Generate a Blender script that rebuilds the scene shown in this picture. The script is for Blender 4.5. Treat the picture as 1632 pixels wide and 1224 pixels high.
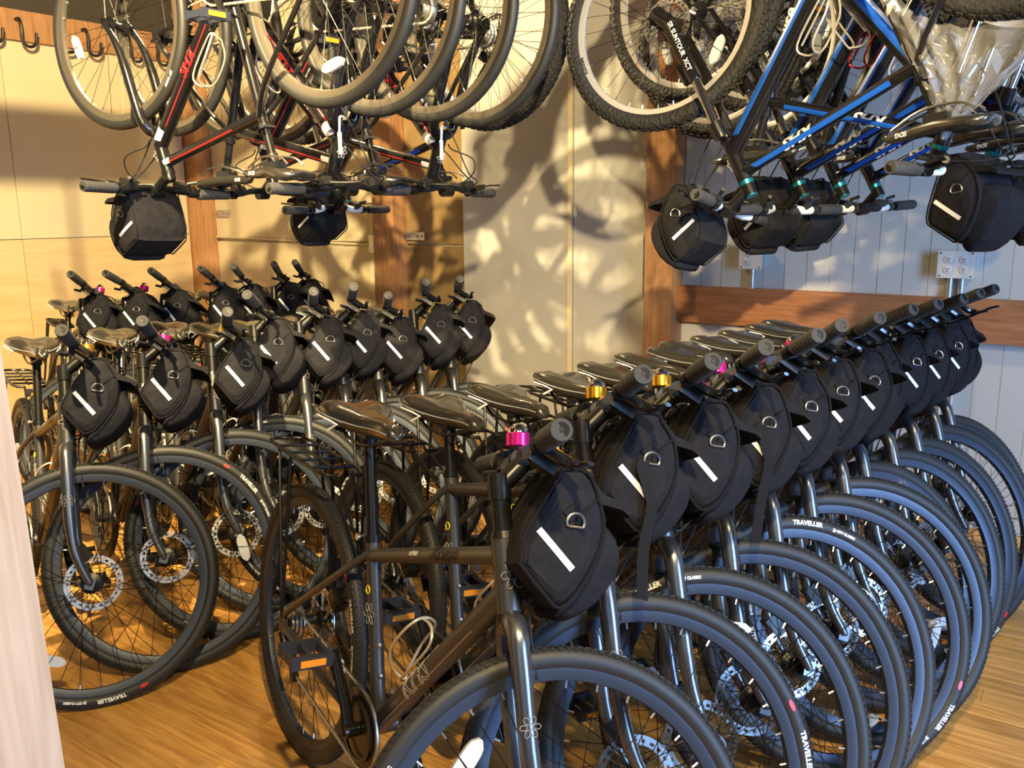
import bpy, bmesh, math, random
from mathutils import Matrix, Vector
random.seed(7)
SC = bpy.context.scene
COL = SC.collection
for o in list(bpy.data.objects): bpy.data.objects.remove(o)
rad = math.radians

# ------------------------------------------------------------------ camera
F_PX, PITCH, ROLL, CAM_H = 1382.8, rad(11.389), rad(-0.526), 1.383
cd = bpy.data.cameras.new('camera'); cam = bpy.data.objects.new('camera', cd); COL.objects.link(cam)
cd.sensor_fit = 'HORIZONTAL'; cd.sensor_width = 36.0; cd.lens = 36.0 * F_PX / 1632; cd.clip_start = 0.05
fw = Vector((0, math.cos(PITCH), -math.sin(PITCH))); up = Vector((0, math.sin(PITCH), math.cos(PITCH))); rt = Vector((1, 0, 0))
r2 = math.cos(ROLL) * rt + math.sin(ROLL) * up; u2 = -math.sin(ROLL) * rt + math.cos(ROLL) * up
M = Matrix((r2, u2, -fw)).transposed().to_4x4(); M.translation = (0, 0, CAM_H); cam.matrix_world = M
SC.camera = cam

# ------------------------------------------------------------------ world, lights, exposure
W = bpy.data.worlds.new('world'); SC.world = W; W.use_nodes = True
bg = W.node_tree.nodes['Background']; bg.inputs[0].default_value = (.62, .78, 1.0, 1); bg.inputs[1].default_value = .035
SC.view_settings.view_transform = 'Standard'; SC.view_settings.look = 'None'; SC.view_settings.gamma = 1
SC.view_settings.use_curve_mapping = False
SC.view_settings.exposure = 0.0

def spot(name, loc, target, power, color, angle, size=.04, blend=.4):
    d = bpy.data.lights.new(name, 'SPOT'); d.energy = power; d.color = color; d.spot_size = rad(angle); d.spot_blend = blend; d.shadow_soft_size = size
    o = bpy.data.objects.new(name, d); COL.objects.link(o); o.location = loc
    o.rotation_euler = (Vector(target) - Vector(loc)).to_track_quat('-Z', 'Y').to_euler(); return o
def area(name, loc, target, power, color, sx, sy):
    d = bpy.data.lights.new(name, 'AREA'); d.energy = power; d.color = color; d.shape = 'RECTANGLE'; d.size = sx; d.size_y = sy
    o = bpy.data.objects.new(name, d); COL.objects.link(o); o.location = loc
    o.rotation_euler = (Vector(target) - Vector(loc)).to_track_quat('-Z', 'Y').to_euler(); return o
WARM = (1.0, .76, .38)
spot('assumed_overhead_spot', (-.95, 1.25, 3.18), (-2.7, 5.6, 1.3), 1750, WARM, 95, .03)  # unseen lamp, assumed from the shadows on the left wall; no fixture modelled
spot('assumed_middle_wall_spot', (.30, -.7, 2.45), (.05, 5.2, 1.45), 1150, WARM, 44, .04, .5)  # unseen spot assumed behind the camera to light the middle wall panels
spot('left_floor_fill_spot', (.15, -.1, 2.95), (-.85, 2.1, .1), 430, WARM, 75, .05)  # overhead spot added to brighten the left floor and the near post
spot('right_floor_fill_spot', (1.3, .2, 3.0), (1.6, 2.7, 0), 190, WARM, 85, .05)  # overhead spot added to brighten the floor on the right
spot('assumed_rear_spot', (-1.0, 4.3, 3.15), (-.1, 2.2, .7), 480, WARM, 95, .12)  # unseen warm spot, assumed from highlights on saddles and fork crowns; no fixture
area('assumed_side_daylight', (3.3, -.9, 1.5), (.5, 2.6, .7), 290, (.33, .57, 1.0), 1.1, 2.3)  # bare blue area light, daylight assumed from the right; no doorway is modelled
area('daylight_fill', (-.6, -2.4, 2.0), (0, 3, 1.0), 14, (.58, .76, 1.0), 2.2, 1.5)  # soft fill added behind the camera; no window is modelled

# ------------------------------------------------------------------ materials
MATS = {}
def mat(name, col, rough=.5, metal=0., bump=None, noise=None, spec=.5, alpha=None, trans=0., coat=0.):
    if name in MATS: return MATS[name]
    m = bpy.data.materials.new(name); m.use_nodes = True; nt = m.node_tree; b = nt.nodes['Principled BSDF']
    b.inputs['Base Color'].default_value = (*col, 1); b.inputs['Roughness'].default_value = rough; b.inputs['Metallic'].default_value = metal
    b.inputs['Specular IOR Level'].default_value = spec
    if coat: b.inputs['Coat Weight'].default_value = coat
    if alpha is not None: b.inputs['Alpha'].default_value = alpha
    tc = nt.nodes.new('ShaderNodeTexCoord')
    if noise:                                    # (scale, amount): fine mottling of the base colour
        n = nt.nodes.new('ShaderNodeTexNoise'); n.inputs['Scale'].default_value = noise[0]; n.inputs['Detail'].default_value = 4
        nt.links.new(tc.outputs['Object'], n.inputs['Vector'])
        r = nt.nodes.new('ShaderNodeValToRGB'); a = noise[1]
        r.color_ramp.elements[0].position = .3; r.color_ramp.elements[1].position = .7
        r.color_ramp.elements[0].color = (*[c * (1 - a) for c in col], 1); r.color_ramp.elements[1].color = (*[min(1, c * (1 + a)) for c in col], 1)
        nt.links.new(n.outputs['Fac'], r.inputs['Fac']); nt.links.new(r.outputs['Color'], b.inputs['Base Color'])
    if bump:                                     # (kind, scale, strength)
        n = nt.nodes.new('ShaderNodeTexNoise' if bump[0] == 'noise' else 'ShaderNodeTexVoronoi'); n.inputs['Scale'].default_value = bump[1]
        nt.links.new(tc.outputs['Object'], n.inputs['Vector'])
        bp = nt.nodes.new('ShaderNodeBump'); bp.inputs['Strength'].default_value = bump[2]; bp.inputs['Distance'].default_value = .004
        nt.links.new(n.outputs[0], bp.inputs['Height']); nt.links.new(bp.outputs['Normal'], b.inputs['Normal'])
    MATS[name] = m; return m
def wood(name, c1, c2, scale=(1, 14, 14), rough=.45, grain=6., per_object=.25, knots=True):
    m = bpy.data.materials.new(name); m.use_nodes = True; nt = m.node_tree; b = nt.nodes['Principled BSDF']; b.inputs['Roughness'].default_value = rough
    tc = nt.nodes.new('ShaderNodeTexCoord'); mp = nt.nodes.new('ShaderNodeMapping'); mp.inputs['Scale'].default_value = scale
    oi = nt.nodes.new('ShaderNodeObjectInfo'); ad = nt.nodes.new('ShaderNodeVectorMath'); ad.operation = 'ADD'
    cb = nt.nodes.new('ShaderNodeCombineXYZ'); ml = nt.nodes.new('ShaderNodeMath'); ml.operation = 'MULTIPLY'; ml.inputs[1].default_value = 37.
    nt.links.new(oi.outputs['Random'], ml.inputs[0]); nt.links.new(ml.outputs[0], cb.inputs[0]); nt.links.new(ml.outputs[0], cb.inputs[1])
    nt.links.new(tc.outputs['Object'], mp.inputs['Vector']); nt.links.new(mp.outputs['Vector'], ad.inputs[0]); nt.links.new(cb.outputs[0], ad.inputs[1])
    n = nt.nodes.new('ShaderNodeTexNoise'); n.inputs['Scale'].default_value = grain; n.inputs['Detail'].default_value = 6; n.inputs['Distortion'].default_value = 1.2
    nt.links.new(ad.outputs[0], n.inputs['Vector'])
    r = nt.nodes.new('ShaderNodeValToRGB'); r.color_ramp.elements[0].position = .34; r.color_ramp.elements[1].position = .66
    r.color_ramp.elements[0].color = (*c2, 1); r.color_ramp.elements[1].color = (*c1, 1)
    nt.links.new(n.outputs['Fac'], r.inputs['Fac'])
    hs = nt.nodes.new('ShaderNodeHueSaturation'); mr = nt.nodes.new('ShaderNodeMapRange')
    mr.inputs['To Min'].default_value = 1 - per_object; mr.inputs['To Max'].default_value = 1 + per_object
    nt.links.new(oi.outputs['Random'], mr.inputs['Value']); nt.links.new(mr.outputs['Result'], hs.inputs['Value'])
    nt.links.new(r.outputs['Color'], hs.inputs['Color']); nt.links.new(hs.outputs['Color'], b.inputs['Base Color'])
    bp = nt.nodes.new('ShaderNodeBump'); bp.inputs['Strength'].default_value = .12; bp.inputs['Distance'].default_value = .002
    nt.links.new(n.outputs['Fac'], bp.inputs['Height']); nt.links.new(bp.outputs['Normal'], b.inputs['Normal'])
    MATS[name] = m; return m

mat('frame_grey', (.095, .092, .092), .38, .7)
mat('fork_grey', (.16, .165, .18), .30, .85)
mat('black_metal', (.012, .012, .013), .32, .4)
mat('black_gloss', (.010, .010, .011), .16, .2)
mat('black_plastic', (.013, .013, .014), .42)
mat('grip_rubber', (.035, .035, .037), .75, bump=('noise', 900, .3))
mat('tyre_rubber', (.017, .018, .020), .55)
mat('knobby_rubber', (.016, .016, .017), .75, bump=('voronoi', 90, 1.))
mat('rim_black_daylit', (.040, .050, .075), .42, .5)  # black rim; blue daylight reflection tinted into the base colour
mat('rim_silver', (.72, .72, .72), .3, .6)
mat('rim_track', (.30, .27, .22), .35, .8)
mat('spoke_black', (.03, .03, .03), .35, .8)
mat('steel', (.60, .62, .65), .3, 1.)
mat('dull_steel', (.40, .40, .40), .4, 1.)
mat('reflector_white', (.58, .61, .65), .15, 0, coat=.5)
mat('strip_white', (.88, .89, .90), .4)
mat('saddle_vinyl', (.024, .022, .019), .27, 0, spec=.8, coat=.6)
mat('saddle_side', (.014, .014, .014), .5)
mat('stitch_grey', (.35, .36, .37), .4)
mat('bag_fabric', (.0105, .0102, .0128), .85, bump=('noise', 38, 1.), noise=(30, .25), spec=.2)
mat('webbing', (.008, .008, .010), .85, spec=.2)
mat('bell_pink', (.85, .03, .32), .22, .75)
mat('bell_gold', (.85, .45, .04), .22, .9)
mat('chrome', (.85, .86, .88), .1, 1.)
mat('cage_alloy', (.70, .66, .58), .35, .6)
mat('cage_red', (.45, .02, .02), .35, .6)
mat('amber', (.85, .33, .02), .25)
mat('red_lens', (.75, .02, .02), .2)
mat('pedal_plastic', (.02, .025, .045), .45)
mat('decal_white', (.80, .80, .79), .4)
mat('decal_outline', (.38, .35, .31), .4)
mat('decal_black', (.006, .006, .006), .4)
mat('decal_yellow', (.75, .62, .03), .4)
mat('decal_red', (.62, .02, .025), .35)
mat('decal_blue', (.01, .10, .55), .35)
mat('mtb_black', (.010, .010, .012), .22, .2, coat=.5)
mat('teal_anodised', (.03, .36, .45), .22, .8)
mat('cable_white', (.85, .85, .84), .35)
mat('stanchion', (.8, .8, .8), .12, 1.)
mat('cream_paint', (.70, .61, .41), .55, noise=(1.5, .05), bump=('noise', 60, .05))
mat('grey_paint', (.50, .50, .48), .35, noise=(2., .06), bump=('noise', 25, .04))
mat('plank_paint', (.50, .50, .48), .45, noise=(3., .05))
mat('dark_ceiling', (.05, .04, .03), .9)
mat('galvanised', (.52, .53, .54), .38, .7, noise=(60, .15))
mat('outlet_plastic', (.62, .61, .58), .4)
mat('slot_dark', (.02, .02, .02), .6)
wood('oak_floor', (.70, .38, .105), (.46, .21, .046), (1.2, 16, 16), .33, 3.2, .22)
wood('fir_beam', (.50, .27, .12), (.36, .17, .07), (12, 12, .9), .6, 4., .06)
wood('fir_board', (.36, .155, .065), (.24, .09, .035), (.9, 12, 12), .6, 4., .06)
wood('pine_post', (.76, .55, .38), (.62, .42, .27), (12, 12, .8), .55, 3.5, .03)
wood('plywood', (.74, .58, .33), (.66, .49, .25), (.7, 5, 5), .55, 3., .05)
wood('brown_plywood', (.36, .25, .11), (.29, .19, .08), (2, 2, 1), .6, 2.5, .04)
def film():
    m = bpy.data.materials.new('plastic_film'); m.use_nodes = True; nt = m.node_tree; nt.nodes.clear()
    out = nt.nodes.new('ShaderNodeOutputMaterial'); mx = nt.nodes.new('ShaderNodeMixShader'); mx.inputs[0].default_value = .13
    t = nt.nodes.new('ShaderNodeBsdfTransparent'); t.inputs[0].default_value = (.93, .93, .93, 1)
    p = nt.nodes.new('ShaderNodeBsdfPrincipled'); p.inputs['Base Color'].default_value = (.75, .74, .72, 1); p.inputs['Roughness'].default_value = .16
    nt.links.new(t.outputs[0], mx.inputs[1]); nt.links.new(p.outputs[0], mx.inputs[2]); nt.links.new(mx.outputs[0], out.inputs[0]); MATS['plastic_film'] = m
film()

# ------------------------------------------------------------------ mesh helpers
def V(*a): return Vector(a)
class MB:
    def __init__(s): s.v = []; s.f = []
    def add(s, vs, fs):
        n = len(s.v); s.v += [tuple(v) for v in vs]; s.f += [tuple(i + n for i in f) for f in fs]; return s
    def tube(s, pts, r, n=10, closed=False, cap=True, flat=1.):
        pts = [Vector(p) for p in pts]; N = len(pts); rs = r if isinstance(r, (list, tuple)) else [r] * N
        vs = []; prev = None
        for i, p in enumerate(pts):
            if closed: t = pts[(i + 1) % N] - pts[i - 1]
            else: t = pts[min(i + 1, N - 1)] - pts[max(i - 1, 0)]
            t.normalize()
            if prev is None:
                a = V(0, 0, 1) if abs(t.z) < .9 else V(1, 0, 0)
                x = t.cross(a).normalized()
            else:
                x = (prev - t * prev.dot(t)).normalized()
            prev = x; y = t.cross(x)
            for k in range(n):
                a = 2 * math.pi * k / n; vs.append(p + rs[i] * (math.cos(a) * x + flat * math.sin(a) * y))
        fs = []
        for i in range(N if closed else N - 1):
            j = (i + 1) % N
            for k in range(n): fs.append((i * n + k, i * n + (k + 1) % n, j * n + (k + 1) % n, j * n + k))
        if cap and not closed: fs += [tuple(range(n))[::-1], tuple((N - 1) * n + k for k in range(n))]
        return s.add(vs, fs)
    def box(s, c, size, m=None):
        c = Vector(c); hx, hy, hz = [q / 2 for q in size]
        vs = [V(x, y, z) for x in (-hx, hx) for y in (-hy, hy) for z in (-hz, hz)]
        if m is not None: vs = [m @ v for v in vs]
        return s.add([c + v for v in vs], [(0, 1, 3, 2), (4, 6, 7, 5), (0, 4, 5, 1), (2, 3, 7, 6), (0, 2, 6, 4), (1, 5, 7, 3)])
    def lathe(s, prof, n=24, axis='y', c=(0, 0, 0), closed=False):
        c = Vector(c); vs = []
        for r, h in prof:
            for k in range(n):
                a = 2 * math.pi * k / n; x, y = r * math.cos(a), r * math.sin(a)
                vs.append(c + (V(x, h, y) if axis == 'y' else V(x, y, h) if axis == 'z' else V(h, x, y)))
        P = len(prof); fs = []
        for i in range(P if closed else P - 1):
            j = (i + 1) % P
            for k in range(n): fs.append((i * n + k, j * n + k, j * n + (k + 1) % n, i * n + (k + 1) % n))
        if not closed: fs += [tuple(range(n)), tuple((P - 1) * n + k for k in range(n))[::-1]]
        return s.add(vs, fs)
    def prism(s, prof, y0, y1, m=None, inset=0.):
        """2-D outline (x,z) extruded along y, optionally with pulled-in end faces (soft edges)"""
        n = len(prof); cx = sum(p[0] for p in prof) / n; cz = sum(p[1] for p in prof) / n
        rows = []
        if inset:
            d = (y1 - y0) * .12
            lay = [(y0, 1 - inset), (y0 + d * .5, 1 - inset * .3), (y0 + d * 1.6, 1.), (y1 - d * 1.6, 1.), (y1 - d * .5, 1 - inset * .3), (y1, 1 - inset)]
        else: lay = [(y0, 1), (y1, 1)]
        vs = []
        for y, k in lay: vs += [V(cx + (p[0] - cx) * k, y, cz + (p[1] - cz) * k) for p in prof]
        if m is not None: vs = [m @ v for v in vs]
        fs = []
        for i in range(len(lay) - 1):
            for k in range(n): fs.append((i * n + k, i * n + (k + 1) % n, (i + 1) * n + (k + 1) % n, (i + 1) * n + k))
        fs += [tuple(range(n))[::-1], tuple((len(lay) - 1) * n + k for k in range(n))]
        return s.add(vs, fs)
    def mesh(s, name, material, smooth=True, angle=40):
        me = bpy.data.meshes.new(name); me.from_pydata(s.v, [], s.f); me.materials.append(MATS[material])
        bm = bmesh.new(); bm.from_mesh(me); bmesh.ops.recalc_face_normals(bm, faces=bm.faces)
        if smooth:
            for f in bm.faces: f.smooth = True
            for e in bm.edges:
                if len(e.link_faces) == 2 and e.calc_face_angle(0) > rad(angle): e.smooth = False
        bm.to_mesh(me); bm.free(); return me
def link(name, me, parent=None, m=None):
    o = bpy.data.objects.new(name, me); COL.objects.link(o)
    if parent is not None: o.parent = parent
    if m is not None: o.matrix_local = m
    return o
def tag(o, label=None, cat=None, group=None, kind=None):
    if label: o['label'] = label
    if cat: o['category'] = cat
    if group: o['group'] = group
    if kind: o['kind'] = kind
    return o
def empty(name, m):
    o = bpy.data.objects.new(name, None); COL.objects.link(o); o.matrix_world = m; o.empty_display_size = .1; return o
def smooth_pts(pts, k=6):
    """Catmull-Rom through points"""
    P = [Vector(p) for p in pts]; out = []
    for i in range(len(P) - 1):
        a = P[max(i - 1, 0)]; b = P[i]; c = P[i + 1]; d = P[min(i + 2, len(P) - 1)]
        for j in range(k):
            t = j / k; out.append(.5 * ((2 * b) + (c - a) * t + (2 * a - 5 * b + 4 * c - d) * t * t + (3 * b - a - 3 * c + d) * t ** 3))
    return out + [P[-1]]
def text_mesh(txt, size, shear=0., bold=0.):
    cu = bpy.data.curves.new('lettering', 'FONT'); cu.body = txt; cu.size = size; cu.shear = shear; cu.align_x = 'CENTER'; cu.align_y = 'CENTER'; cu.offset = bold; cu.resolution_u = 3
    o = bpy.data.objects.new('lettering', cu); COL.objects.link(o); dg = bpy.context.evaluated_depsgraph_get()
    me = bpy.data.meshes.new_from_object(o.evaluated_get(dg)); bpy.data.objects.remove(o); bpy.data.curves.remove(cu)
    bm = bmesh.new(); bm.from_mesh(me); bpy.data.meshes.remove(me)
    for k in range(-3, 4):
        bmesh.ops.bisect_plane(bm, geom=bm.verts[:] + bm.edges[:] + bm.faces[:], plane_co=(0, k * size * .16, 0), plane_no=(0, 1, 0))
    bmesh.ops.triangulate(bm, faces=bm.faces)
    return bm
def text_on_tube(name, txt, size, material, a, b, r, pos, ang, shear=0., bold=0., flip=1):
    """lettering wrapped on the tube a->b; pos = distance along it, ang = direction (unit vector) the letters face"""
    a = Vector(a); d = (Vector(b) - a).normalized(); n = Vector(ang); n = (n - d * n.dot(d)).normalized(); t = n.cross(d)
    bm = text_mesh(txt, size, shear, bold)
    for v in bm.verts:
        x, y = v.co.x * flip, v.co.y * flip; th = y / r
        v.co = a + d * (pos + x) + (r + .0008) * (math.cos(th) * n + math.sin(th) * t)
    me = bpy.data.meshes.new(name); bm.to_mesh(me); bm.free(); me.materials.append(MATS[material]); return me
def text_on_ring(name, txt, size, material, R, y, ang0, shear=0.):
    bm = text_mesh(txt, size, shear, .0006)
    for v in bm.verts:
        a = ang0 - v.co.x / R; q = R + v.co.y; v.co = V(q * math.cos(a), y, q * math.sin(a))
    me = bpy.data.meshes.new(name); bm.to_mesh(me); bm.free(); me.materials.append(MATS[material]); return me
def outline(bm_me, name, material, w):
    """letters as thin outlines: every boundary edge of a flat lettering mesh becomes a thin strip"""
    bm = bmesh.new(); bm.from_mesh(bm_me); mb = MB()
    for e in bm.edges:
        if len(e.link_faces) == 1: mb.tube([e.verts[0].co, e.verts[1].co], w, 4)
    bm.free(); return mb.mesh(name, material)

# ------------------------------------------------------------------ room
S_W = V(math.cos(rad(-36)), math.sin(rad(-36)), 0); N_W = V(-math.sin(rad(36)), -math.cos(rad(36)), 0)   # long wall: along, into the room
C0 = V(-2.34, 6.76, 0)
S_L = V(-math.sin(rad(36)), -math.cos(rad(36)), 0); N_L = V(math.cos(rad(36)), -math.sin(rad(36)), 0)    # left wall
def wallm(o, s, n):  # matrix: x along wall, y out of the wall into the room, z up
    m = Matrix((s, n, V(0, 0, 1))).transposed().to_4x4(); m.translation = o; return m
MW = wallm(C0, S_W, N_W); ML = wallm(C0, S_L, N_L)
HC = 3.35
def wbox(name, M_, s0, s1, z0, z1, t0, t1, material, parent=None, kind=None):
    mb = MB().box(((s0 + s1) / 2, (t0 + t1) / 2, (z0 + z1) / 2), (s1 - s0, t1 - t0, z1 - z0))
    # local origin at the piece so grain is per piece
    c = V((s0 + s1) / 2, (t0 + t1) / 2, (z0 + z1) / 2); mb.v = [tuple(V(*v) - c) for v in mb.v]
    me = mb.mesh(name, material, smooth=False)
    o = bpy.data.objects.new(name, me); COL.objects.link(o)
    if parent is not None:
        o.parent = parent; o.matrix_local = Matrix.Translation(c)
    else: o.matrix_world = M_ @ Matrix.Translation(c)
    if kind: o['kind'] = kind
    return o
# floor: sub-floor slab + oak strips
fl = MB().box((0, 0, -.06), (12, 16, .08)).mesh('floor', 'dark_ceiling', False)
floor = link('floor', fl); floor.location = (0, 3.5, 0); tag(floor, 'honey oak strip floor under the bicycles', None, None, 'structure')
FH = rad(-34); fx = V(math.cos(FH), math.sin(FH), 0); fy = V(-math.sin(FH), math.cos(FH), 0)
strip_meshes = {}
def strip_mesh(L):
    k = round(L, 2)
    if k not in strip_meshes:
        mb = MB(); w, h, b = .0795, .02, .0015
        prof = [(-w / 2, -h), (w / 2, -h), (w / 2, -b), (w / 2 - b, 0), (-w / 2 + b, 0), (-w / 2, -b)]
        vs = [V(x, p[0], p[1]) for x in (-k / 2 + .0006, k / 2 - .0006) for p in prof]
        mb.add(vs, [(0, 1, 7, 6), (1, 2, 8, 7), (2, 3, 9, 8), (3, 4, 10, 9), (4, 5, 11, 10), (5, 0, 6, 11), (0, 5, 4, 3, 2, 1), (6, 7, 8, 9, 10, 11)])
        strip_meshes[k] = mb.mesh('floor_strip', 'oak_floor', False)
    return strip_meshes[k]
LENS = (.55, .75, .95, 1.15)
near, far = [], MB()
for j in range(-45, 70):
    x = -4.2 - random.random() * .9
    while x < 5.2:
        L = random.choice(LENS); c = fx * (x + L / 2) + fy * (j * .08); x += L
        c = c + V(0, 2.6, 0)
        if c.y < .2 or c.y > 8.2 or abs(c.x) > 4.6: continue
        if (c - C0).dot(N_W) < -.5 or (c - C0).dot(N_L) < -.5: continue
        d = c.y * math.cos(PITCH) + CAM_H * math.sin(PITCH); px = c.x / d
        vis = abs(px) < .68 and 1.45 < c.y < 5
        near.append((0 if vis else 1, (c - V(0, 2.4, 0)).length, c, L))
near.sort(key=lambda t: (t[0], t[1]))
for i, (_, _, c, L) in enumerate(near):
    m = Matrix.Rotation(FH, 4, 'Z'); m.translation = c
    if i < 290:
        o = link('floor_strip', strip_mesh(L), floor); o.matrix_parent_inverse = Matrix.Identity(4); o.matrix_local = floor.matrix_world.inverted() @ Matrix.Translation((0, -3.5 + 3.5, 0)) @ m if False else Matrix.Translation((0, -3.5, 0)) @ m
    else:
        far.add([m @ V(*v.co) for v in strip_mesh(L).vertices], [tuple(p.vertices) for p in strip_mesh(L).polygons])
o = link('floor_strips', far.mesh('floor_strips', 'oak_floor', False), floor, Matrix.Translation((0, -3.5, 0))); o['kind'] = 'stuff'

# long back wall
wall = link('wall_back', MB().box((3.6, -.10, HC / 2), (7.6, .16, HC)).mesh('wall_back', 'cream_paint', False)); wall.matrix_world = MW
tag(wall, 'long painted back wall with posts, panels and planks', None, None, 'structure')
def wp(name, s0, s1, z0, z1, t0, t1, material, label=None):
    o = wbox(name, MW, s0, s1, z0, z1, t0, t1, material, wall)
    if label: o['label'] = label
    return o
# cream tongue boards between the corner post and second post
for i in range(9):
    wp('wall_board', .16 + i * .2, .16 + i * .2 + .1975, 1.185, HC, -.02, .012, 'cream_paint')
    wp('wall_board', .16 + i * .2, .16 + i * .2 + .1975, 0, 1.165, -.02, .012, 'cream_paint')
for z0, z1 in ((0, 1.165), (1.18, 1.98), (1.99, HC)): wp('plywood_panel', 2.10, 2.575, z0, z1, -.02, .012, 'brown_plywood', 'brown plywood panel')
wp('painted_panel', 2.58, 3.338, 0, HC, -.02, .045, 'grey_paint', 'smooth pale painted panel')
wp('painted_panel', 3.344, 3.82, 0, HC, -.02, .040, 'grey_paint', 'smooth pale painted panel')
wp('panel_batten', 3.313, 3.338, 0, HC, .045, .055, 'cream_paint')
for i in range(30):
    s0 = 3.975 + i * .104
    wp('wall_plank', s0, s0 + .1005, 0, HC, -.02, .014, 'plank_paint')
wp('groove_highlight', 3.975, 7.09, 0, HC, -.02, .0105, 'decal_white')  # white sheet behind the gaps, imitating highlights on the bevelled plank edges
def trim(n, M_, s0, s1, z0, z1, t0, t1, material, label):
    o = wbox('trim_%d' % n, M_, s0, s1, z0, z1, t0, t1, material); tag(o, label, None, None, 'structure'); return o
trim(1, MW, -.02, .15, 0, HC, .0, .14, 'fir_beam', 'fir corner post between cream and plywood walls')
trim(2, MW, 1.92, 2.095, 0, HC, .0, .13, 'fir_beam', 'fir post beside the brown plywood panel')
trim(3, MW, 3.82, 3.972, 0, HC, .0, .13, 'fir_beam', 'reddish fir post left of the plank wall')
trim(4, MW, 3.974, 7.2, .82, 1.0, .015, .06, 'fir_board', 'horizontal reddish board across the plank wall')
# cable run with junction box on the cream boards
mb = MB().tube(smooth_pts([(.16, .02, 1.20), (.6, .022, 1.192), (1.1, .022, 1.18), (1.6, .022, 1.168), (1.82, .022, 1.165)]), .009, 8)
o = link('wall_cable', mb.mesh('wall_cable', 'cream_paint')); o.matrix_world = MW; tag(o, 'painted cable run along the cream boards', 'cable')
mb = MB().box((1.86, .04, 1.175), (.075, .07, .11)); o = link('junction_box', mb.mesh('junction_box', 'galvanised', False)); o.matrix_world = MW
tag(o, 'small metal junction box left of the second post', 'junction box')
def bracket(s, z, label):
    r = empty('metal_bracket', MW @ Matrix.Translation((s, .02, z))); tag(r, label, 'bracket')
    link('plate', MB().box((0, .004, 0), (.15, .006, .05)).mesh('plate', 'galvanised', False), r)
    for k in (-.055, .02, .055):
        link('screw', MB().lathe([(.007, 0), (.007, .004), (.003, .006)], 10, 'y', (k, .006, 0)).mesh('screw', 'dull_steel'), r)
bracket(2.18, 1.225, 'steel bracket plate on plywood right of the second post'); bracket(.26, 1.37, 'steel bracket plate by the corner post')
# outlets
def outlet(s, z, w, cols, label):
    r = empty('outlet_box', MW @ Matrix.Translation((s, .014, z))); tag(r, label, 'outlet')
    link('box', MB().box((0, .025, 0), (w, .05, .105)).mesh('box', 'galvanised', False), r)
    link('cover', MB().box((0, .053, 0), (w + .006, .006, .112)).mesh('cover', 'outlet_plastic', False), r)
    for cx in cols:
        for cz in (-.021, .021):
            q = link('socket', MB().lathe([(.0165, 0), (.0165, .003), (.014, .004)], 18, 'y', (cx, .056, cz)).mesh('socket', 'outlet_plastic'), r)
            sl = MB()
            for dx in (-.005, .005): sl.box((cx + dx, .0605, cz + .003), (.002, .001, .008))
            sl.lathe([(.0025, 0), (.0025, .001)], 8, 'y', (cx, .060, cz - .007))
            link('slots', sl.mesh('slots', 'slot_dark', False), q)
    for cx in ((0,) if len(cols) == 1 else (-.022, .022)):
        link('conduit', MB().tube([(cx, .022, -.05), (cx, .022, -z)], .0125, 12).mesh('conduit', 'galvanised'), r)
    for sx in (-1, 1):
        for sz in (-1, 1): link('screw', MB().lathe([(.004, 0), (.004, .002)], 8, 'y', (sx * (w / 2 - .008), .056, sz * .047)).mesh('screw', 'dull_steel'), r)
OZ1, OZ2 = 1.15, 1.14
outlet(4.347, OZ1, .105, (-.02,), 'single duplex outlet box on the plank wall')
outlet(5.229, OZ2, .135, (-.03, .03), 'double outlet box with two conduits on plank wall')
# left wall
wl = link('wall_left', MB().box((3.5, -.10, HC / 2), (7.4, .16, HC)).mesh('wall_left', 'cream_paint', False)); wl.matrix_world = ML
tag(wl, 'cream left wall with plywood below and hook rail above', None, None, 'structure')
for i in range(6):
    o = wbox('wall_sheet', ML, .15 + i * 1.22, .15 + i * 1.22 + 1.216, 1.225, 2.44, -.02, .012, 'cream_paint', wl)
    o = wbox('plywood_sheet', ML, .15 + i * 1.22, .15 + i * 1.22 + 1.216, 0, 1.22, -.02, .016, 'plywood', wl)
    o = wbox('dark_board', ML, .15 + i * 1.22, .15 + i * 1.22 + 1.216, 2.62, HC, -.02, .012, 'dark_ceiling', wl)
trim(5, ML, .1, 7.0, 2.44, 2.62, .0, .045, 'fir_beam', 'fir hook rail along the left wall')
# ceiling
cl = link('ceiling', MB().box((0, 3.5, HC + .05), (12, 16, .1)).mesh('ceiling', 'dark_ceiling', False)); tag(cl, 'dark ceiling above the racks', None, None, 'structure')
# foreground post
o = wbox('trim_6', Matrix.Translation((-.69, 1.02, 0)) @ Matrix.Rotation(rad(-1.5), 4, 'Y') @ Matrix.Rotation(rad(-8), 4, 'Z'), -.07, .07, 0, HC, -.07, .07, 'pine_post'); tag(o, 'pale pine post close to the camera', None, None, 'structure')

# ------------------------------------------------------------------ hooks
hook_me = None
def hook_mesh():
    pts = [(0, .005, .06), (0, .045, .06), (0, .062, .03), (0, .064, -.02), (0, .06, -.05)]
    arc = [(-.045 + .045 * math.cos(a), .058, -.05 - .05 * math.sin(a)) for a in [k * math.pi / 8 for k in range(1, 8)]]
    return MB().tube(smooth_pts(pts + arc + [(-.09, .057, -.04), (-.094, .057, -.012)], 3), .0100, 8).mesh('hook', 'black_plastic')
hook_me = hook_mesh()
for i, s in enumerate((.35, .55, .85, 1.02, 1.27, 1.47)):
    o = link('wall_hook', hook_me); o.matrix_world = ML @ Matrix.Translation((s, .045, 2.50))
    tag(o, 'black storage hook on the wall rail, %s from the corner post' % ('first second third fourth fifth sixth'.split()[i]), 'hook', 'hooks on the left wall rail')

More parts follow.
